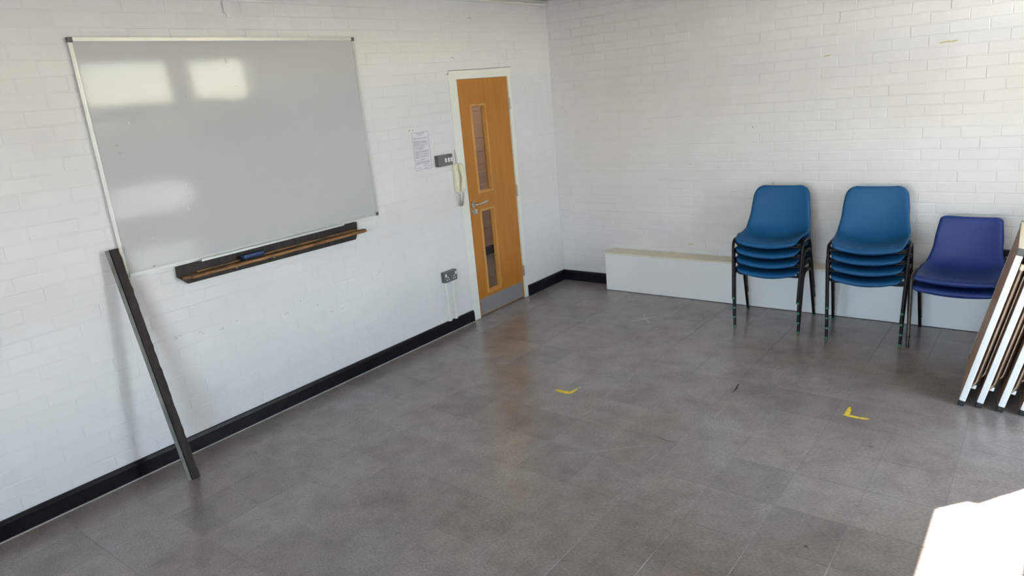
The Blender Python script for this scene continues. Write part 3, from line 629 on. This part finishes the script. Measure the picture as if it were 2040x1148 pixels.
# ------------------------------------------------------------------ stacking chairs
def spline(pts, n):
    P = [Vector((p[0], p[1], 0)) for p in pts]; P = [2*P[0]-P[1]]+P+[2*P[-1]-P[-2]]; out = []; seg = len(P)-3
    for i in range(n+1):
        t = i/n*seg; k = min(int(t), seg-1); u = t-k; a, b, c, d = P[k:k+4]
        out.append(.5*((2*b)+(-a+c)*u+(2*a-5*b+4*c-d)*u*u+(-a+3*b-3*c+d)*u**3))
    return out
def lerp_tab(tab, t):
    for (a, va), (b, vb) in zip(tab[:-1], tab[1:]):
        if t <= b: u = (t-a)/(b-a); u = u*u*(3-2*u); return va+(vb-va)*u
    return tab[-1][1]
def shell_mesh(name, prof, wtab, rtop, rfront, dish, curl, material, NU=28, NV=56):
    c = spline(prof, NV); s = [0]
    for i in range(NV): s.append(s[-1]+(c[i+1]-c[i]).length)
    L = s[-1]; v = []; f = []
    for i in range(NV+1):
        t = s[i]/L; w = lerp_tab(wtab, t); dt = L-s[i]; df = s[i]
        if dt < rtop: w -= rtop-math.sqrt(max(0, rtop**2-(rtop-dt)**2))
        if df < rfront: w -= rfront-math.sqrt(max(0, rfront**2-(rfront-df)**2))
        tn = (c[min(i+1, NV)]-c[max(i-1, 0)]).normalized(); nn = Vector((-tn.y, tn.x))   # normal towards the sitter
        k_ = min(1, max(0, (t-.30)/.22)); nn = Vector((0, 1))*(1-k_)+nn*k_           # the seat dishes upwards, the back forwards
        for j in range(NU+1):
            u = -1+2*j/NU; u = math.copysign(abs(u)**.85, u); au = abs(u)
            dsh = lerp_tab(dish, t)*au**2.2
            lip = lerp_tab(curl, t)*max(0, (au-.88)/.12)**2
            o = dsh-lip
            v.append((u*w, c[i].x+nn.x*o, c[i].y+nn.y*o))
    for i in range(NV):
        for j in range(NU): a = i*(NU+1)+j; f.append((a, a+1, a+NU+2, a+NU+1))
    me = mesh(name, v, f, material, True); return me
def make_chair(kind, loc, rz):
    ch = empty('stacking_chair', loc, rz)
    if kind == 'teal':
        prof = [(-.206, .388), (-.224, .398), (-.226, .414), (-.205, .428), (-.13, .430), (-.03, .419), (.07, .414), (.135, .428), (.178, .468), (.205, .535), (.229, .62), (.248, .70), (.262, .757), (.272, .770), (.284, .768)]
        me = shell_mesh('seat_shell', prof, [(0, .212), (.05, .216), (.22, .227), (.42, .232), (.55, .230), (.75, .212), (1, .196)], .085, .075, [(0, .026), (.08, .032), (.25, .052), (.45, .062), (.6, .046), (.85, .022), (1, .004)], [(0, 0), (.12, .0), (.4, .010), (1, .012)], M['shell_teal'])
        fm, tip, zt = M['frame_black'], M['green'], .437
    else:
        prof = [(-.212, .372), (-.228, .385), (-.226, .405), (-.205, .416), (-.13, .416), (-.03, .408), (.07, .404), (.135, .414), (.176, .445), (.198, .51), (.216, .59), (.230, .665), (.240, .718), (.250, .730), (.262, .728)]
        me = shell_mesh('seat_shell', prof, [(0, .205), (.05, .222), (.25, .232), (.42, .236), (.52, .226), (.75, .196), (1, .178)], .045, .05, [(0, .012), (.08, .014), (.25, .022), (.45, .038), (.6, .030), (.85, .018), (1, .004)], [(0, 0), (.1, .004), (.4, .010), (1, .010)], M['shell_navy'])
        fm, tip, zt = M['frame_worn'], M['black'], .418
    sh = link('seat_shell', me, ch); so = sh.modifiers.new('thick', 'SOLIDIFY'); so.thickness = .0055; so.offset = -1
    R_ = .0105
    for s in (-1, 1):
        F0, F1 = Vector((s*.2275, -.2235, .004)), Vector((s*.243, -.172, zt)); B1, B0 = Vector((s*.243, .050, zt-.006)), Vector((s*.250, .2235, .004))
        path = round_path([F0, F1, B1, B0], .062, 8); n = len(path); i1 = 1+9//2*0+1; 
        # split the bent tube into front leg, top rail, rear leg
        lo = MB().tube([path[0], path[1]], R_, 12).build('leg', fm if kind == 'teal' else M['frame_worn'], ch, True)
        MB().tube(path[1:-1], R_, 12).build('side_rail', fm, ch, True)
        lo2 = MB().tube([path[-2], path[-1]], R_, 12).build('leg', fm if kind == 'teal' else M['frame_black'], ch, True)
        for l_, a_, b_ in ((lo, path[0], path[1]), (lo2, path[-1], path[-2])):
            d = (b_-a_).normalized(); MB().tube([a_-d*.004, a_+d*.008], R_+.0007, 12).build('foot_tip', tip, l_, True)
    for y, z in ((-.135, zt-.042), (.075, zt-.045)):
        MB().tube(round_path([(-.243, y, zt-.012), (-.222, y, z), (.222, y, z), (.243, y, zt-.012)], .02), .008, 10).build('cross_bar', fm, ch, True)
    for s in (-1, 1):
        for y in (-.12, .06): MB().bbox((s*.205-.016, y-.014, zt-.040), (s*.205+.016, y+.014, zt-.018), .003).build('shell_bracket', fm, ch)
    return ch
def stack(kind, loc, rz, n, labels, group, pitch):
    base = make_chair(kind, loc, rz)
    f = Vector((math.sin(rz), -math.cos(rz), 0))
    for i in range(n):
        c = base if i == 0 else copy_tree(base)
        c.location = Vector(loc)+Vector((0, 0, pitch*i))+f*(.011*i)+Vector((random.uniform(-.004, .004), random.uniform(-.003, .003), 0))*(i > 0)
        c.rotation_euler = (0, 0, rz+random.uniform(-.006, .006)*(i > 0)); tag(c, labels[i], 'chair', group)
L4 = lambda w: [f'teal-blue plastic chair at the bottom of {w}', f'teal-blue plastic chair third from the top of {w}', f'teal-blue plastic chair second from the top of {w}', f'teal-blue plastic chair topmost of {w}']
stack('teal', (2.217, -.452, 0), math.radians(4.5), 4, L4('the four-chair stack nearest the door'), 'stack of four chairs nearest the door', .0765)
stack('teal', (2.867, -.443, 0), math.radians(5.5), 4, L4('the four-chair stack in the middle'), 'stack of four chairs in the middle', .0765)
stack('navy', (3.402, -.438, 0), math.radians(-3.5), 2, ['violet-blue plastic chair underneath in the two-chair stack by the tables', 'violet-blue plastic chair on top of the two-chair stack by the tables'], 'stack of two violet-blue chairs', .073)

# ------------------------------------------------------------------ folding tables leaning in a row
LEAN = math.atan2(.193, .878); TH, TW, TT = .905, .72, .030
def make_table():
    t = empty('folding_table', (0, 0, 0))
    MB().box((.001, .004, .012), (TT-.001, TW-.004, TH-.004)).build('table_top', M['laminate'], t)
    def trim(y0, y1, z0, z1, axis, m_):
        m = MB().box((0, y0, z0), (TT, y1, z1))
        for k in range(5):
            x = .003+k*.0052
            if axis == 'n': m.box((x, y0-.0022, z0), (x+.0034, y0, z1))
            if axis == 'f': m.box((x, y1, z0), (x+.0034, y1+.0022, z1))
            if axis == 't': m.box((x, y0, z1), (x+.0034, y1, z1+.0012))
            if axis == 'b': m.box((x, y0, z0-.001), (x+.0034, y1, z0))
        m.build('edge_trim', m_, t)
    trim(-.002, .004, .030, TH-.030, 'n', M['alu_white']); trim(TW-.004, TW+.002, .030, TH-.030, 'f', M['alu_white'])
    trim(.026, TW-.026, TH-.004, TH+.002, 't', M['cream_lit_edge']); trim(.026, TW-.026, .008, .014, 'b', M['cream_lit_edge'])  # same aluminium as the side trim, its warm reflection painted in as cream
    for y in (-.004, TW-.024):
        for z in (.0, TH-.028): MB().bbox((-.001, y, z), (TT+.001, y+.028, z+.032), .004).build('corner_cap', M['black'] if z == 0 else M['cap_grey'], t)
    MB().box((TT-.001, .012, .10), (TT+.003, TW-.012, TH-.10)).build('underside_panel', M['table_under'], t)
    for q, (ya, yb, x, z0, z1) in enumerate(((.035, TW-.035, TT+.016, .145, .80), (.085, TW-.085, TT+.040, .175, .76))):
        for y in (ya, yb):
            l = MB().tube(round_path([(TT+.004, y, z0-.03), (x, y, z0), (x, y, z1)], .02), .0115, 12).build('folded_leg', M['chrome'], t, True)
            MB().tube([(x, y, z1), (x, y, z1+.028)], [.0125, .010], 12).build('foot_cap', M['cream_lit_edge'] if q == 0 else M['black'], l, True)
        MB().tube([(x, ya, z0+.30), (x, yb, z0+.30)], .009, 10).build('leg_brace', M['chrome'], t, True)
    for y in (.025, TW-.055): MB().bbox((TT, y, .105), (TT+.024, y+.03, .128), .003).build('leg_bracket', M['alu_white'], t)
    MB().bbox((TT+.003, .05, .73), (TT+.022, .085, .80), .003).build('leg_clip', M['eraser_blue'], t)
    return t
TL = ['folding table with brown top facing the chairs, first of the leaning row', 'second folding table from the chairs in the leaning row', 'third folding table from the chairs in the leaning row', 'fourth folding table from the chairs in the leaning row, cut by picture edge']
names = ['fifth', 'sixth', 'seventh', 'eighth', 'ninth', 'tenth']
tb = make_table()
for i in range(10):
    t = tb if i == 0 else copy_tree(tb)
    xs = [3.533, 3.614, 3.709, 3.806][i] if i < 4 else 3.806+(i-3)*.0905
    t.location = (xs, [-1.445, -1.437, -1.440, -1.442][i] if i < 4 else -1.44+random.uniform(-.006, .006), .0+.0068); t.rotation_euler = (0, LEAN+(0 if i < 4 else -.002*(i-3)), math.radians(1.8 if i == 0 else 1.8+random.uniform(-.3, .3)))
    tag(t, TL[i] if i < 4 else f'{names[i-4]} folding table from the chairs in the leaning row', 'table', 'folding tables leaning by the window')

# ------------------------------------------------------------------ tape and marks on the floor
def tape(name, strips, m_, label):
    e = empty(name, (strips[0][0][0], strips[0][0][1], 0)); tag(e, label, 'tape'); o = Vector((strips[0][0][0], strips[0][0][1], 0))
    for z, poly in enumerate(strips): MB().prism([Vector((p[0], p[1], .0002+z*.0004))-o for p in poly], (0, 0, .0004)).build('tape_strip', m_[z] if isinstance(m_, list) else m_, e)
def fpt(u, v):
    d = CF+(u-1020)/FPX*CR-(v-574)/FPX*CU; t = -CAM.z/d.z; p = CAM+t*d; return (p.x, p.y)
tape('floor_tape_mark', [[fpt(1105,778.5), fpt(1111,776), fpt(1124,779), fpt(1137,780.5), fpt(1139,784), fpt(1128,785), fpt(1117,782)], [fpt(1134,785), fpt(1137,780.5), fpt(1147,775.2), fpt(1152,774.2), fpt(1149,777.5), fpt(1142,783)], [fpt(1151,774.6), fpt(1153,771.5), fpt(1158.5,771), fpt(1156,773.5)]], [M['yellow'], M['yellow'], M['tape_pale']], 'worn yellow tape corner mark on the floor nearer the whiteboard wall')
tape('floor_tape_mark', [[fpt(1679,827), fpt(1683,825), fpt(1700,828.5), fpt(1712,831.5), fpt(1721,832.3), fpt(1732,834.3), fpt(1731,836), fpt(1720,836), fpt(1703,833), fpt(1689,830.3)], [fpt(1682,825), fpt(1684,821), fpt(1690,811.5), fpt(1694,811.3), fpt(1696,818), fpt(1692,827.5)]], M['yellow'], 'yellow tape corner mark with torn upright strip on the floor near the tables')
tape('floor_tape_cross', [[fpt(1255.5,639), fpt(1263,637.8), fpt(1286,633.8), fpt(1308,630), fpt(1309,631.8), fpt(1287,636), fpt(1260,641)], [fpt(1286,637), fpt(1290,635.8), fpt(1296,643.5), fpt(1292,645)], [fpt(1280,629.3), fpt(1284.5,629), fpt(1286.5,631.4), fpt(1282,631.6)]], M['tape_pale'], 'pale grey tape cross stuck on the floor before the white boxing')
def mark(pts, w, m_, name='scratch'):
    P = [Vector((*fpt(*p), .0002)) for p in pts]; mb = MB(); k = len(P)
    L_, R_ = [], []
    for i in range(k):
        d = (P[min(i+1, k-1)]-P[max(i-1, 0)]).normalized(); n_ = Vector((-d.y, d.x, 0)); ww = w/2*math.sin(math.pi*(.12+.76*i/(k-1))); L_.append(P[i]+n_*ww); R_.append(P[i]-n_*ww)
    mb.add(L_+R_, [(i, i+1, k+i+1, k+i) for i in range(k-1)]); mb.build(name, m_, fl)
mark([(1105,902), (1140,903), (1180,901), (1220,896), (1260,890.5), (1315,887.5)], .006, M['scratch'])
mark([(1288,921), (1300,913), (1313,903)], .005, M['scratch']); mark([(1424,838), (1425,829), (1432,822), (1444,816)], .006, M['scratch'])
mark([(1562,911), (1590,909.5), (1600,907), (1607,899), (1614,894)], .006, M['scratch']); mark([(1416,943), (1424,935), (1431,928)], .004, M['scratch'])
mark([(1593,1051), (1600,1037), (1603,1026)], .004, M['scratch']); mark([(1500,1100), (1520,1106)], .004, M['scratch']); mark([(1284,822), (1287,811)], .004, M['scratch'])
mark([(1300,866), (1330,879), (1350,880)], .008, M['dark_mark'], 'scuff'); mark([(1458,783), (1466,776), (1472,764)], .014, M['dark_mark'], 'scuff'); mark([(1727,888), (1735,890), (1741,889.5)], .012, M['dark_mark'], 'scuff')
mark([(1601,1090), (1605,1088), (1610,1092)], .016, M['dark_mark'], 'scuff'); mark([(1722,896), (1728,897)], .012, M['dark_mark'], 'scuff'); mark([(1652,918), (1656,915)], .008, M['dark_mark'], 'scuff'); mark([(1064,914), (1072,916)], .01, M['dark_mark'], 'scuff')
mark([(1120,1119), (1126,1117)], .008, M['dark_mark'], 'scuff'); mark([(620,962), (632,960)], .012, M['dark_mark'], 'scuff')
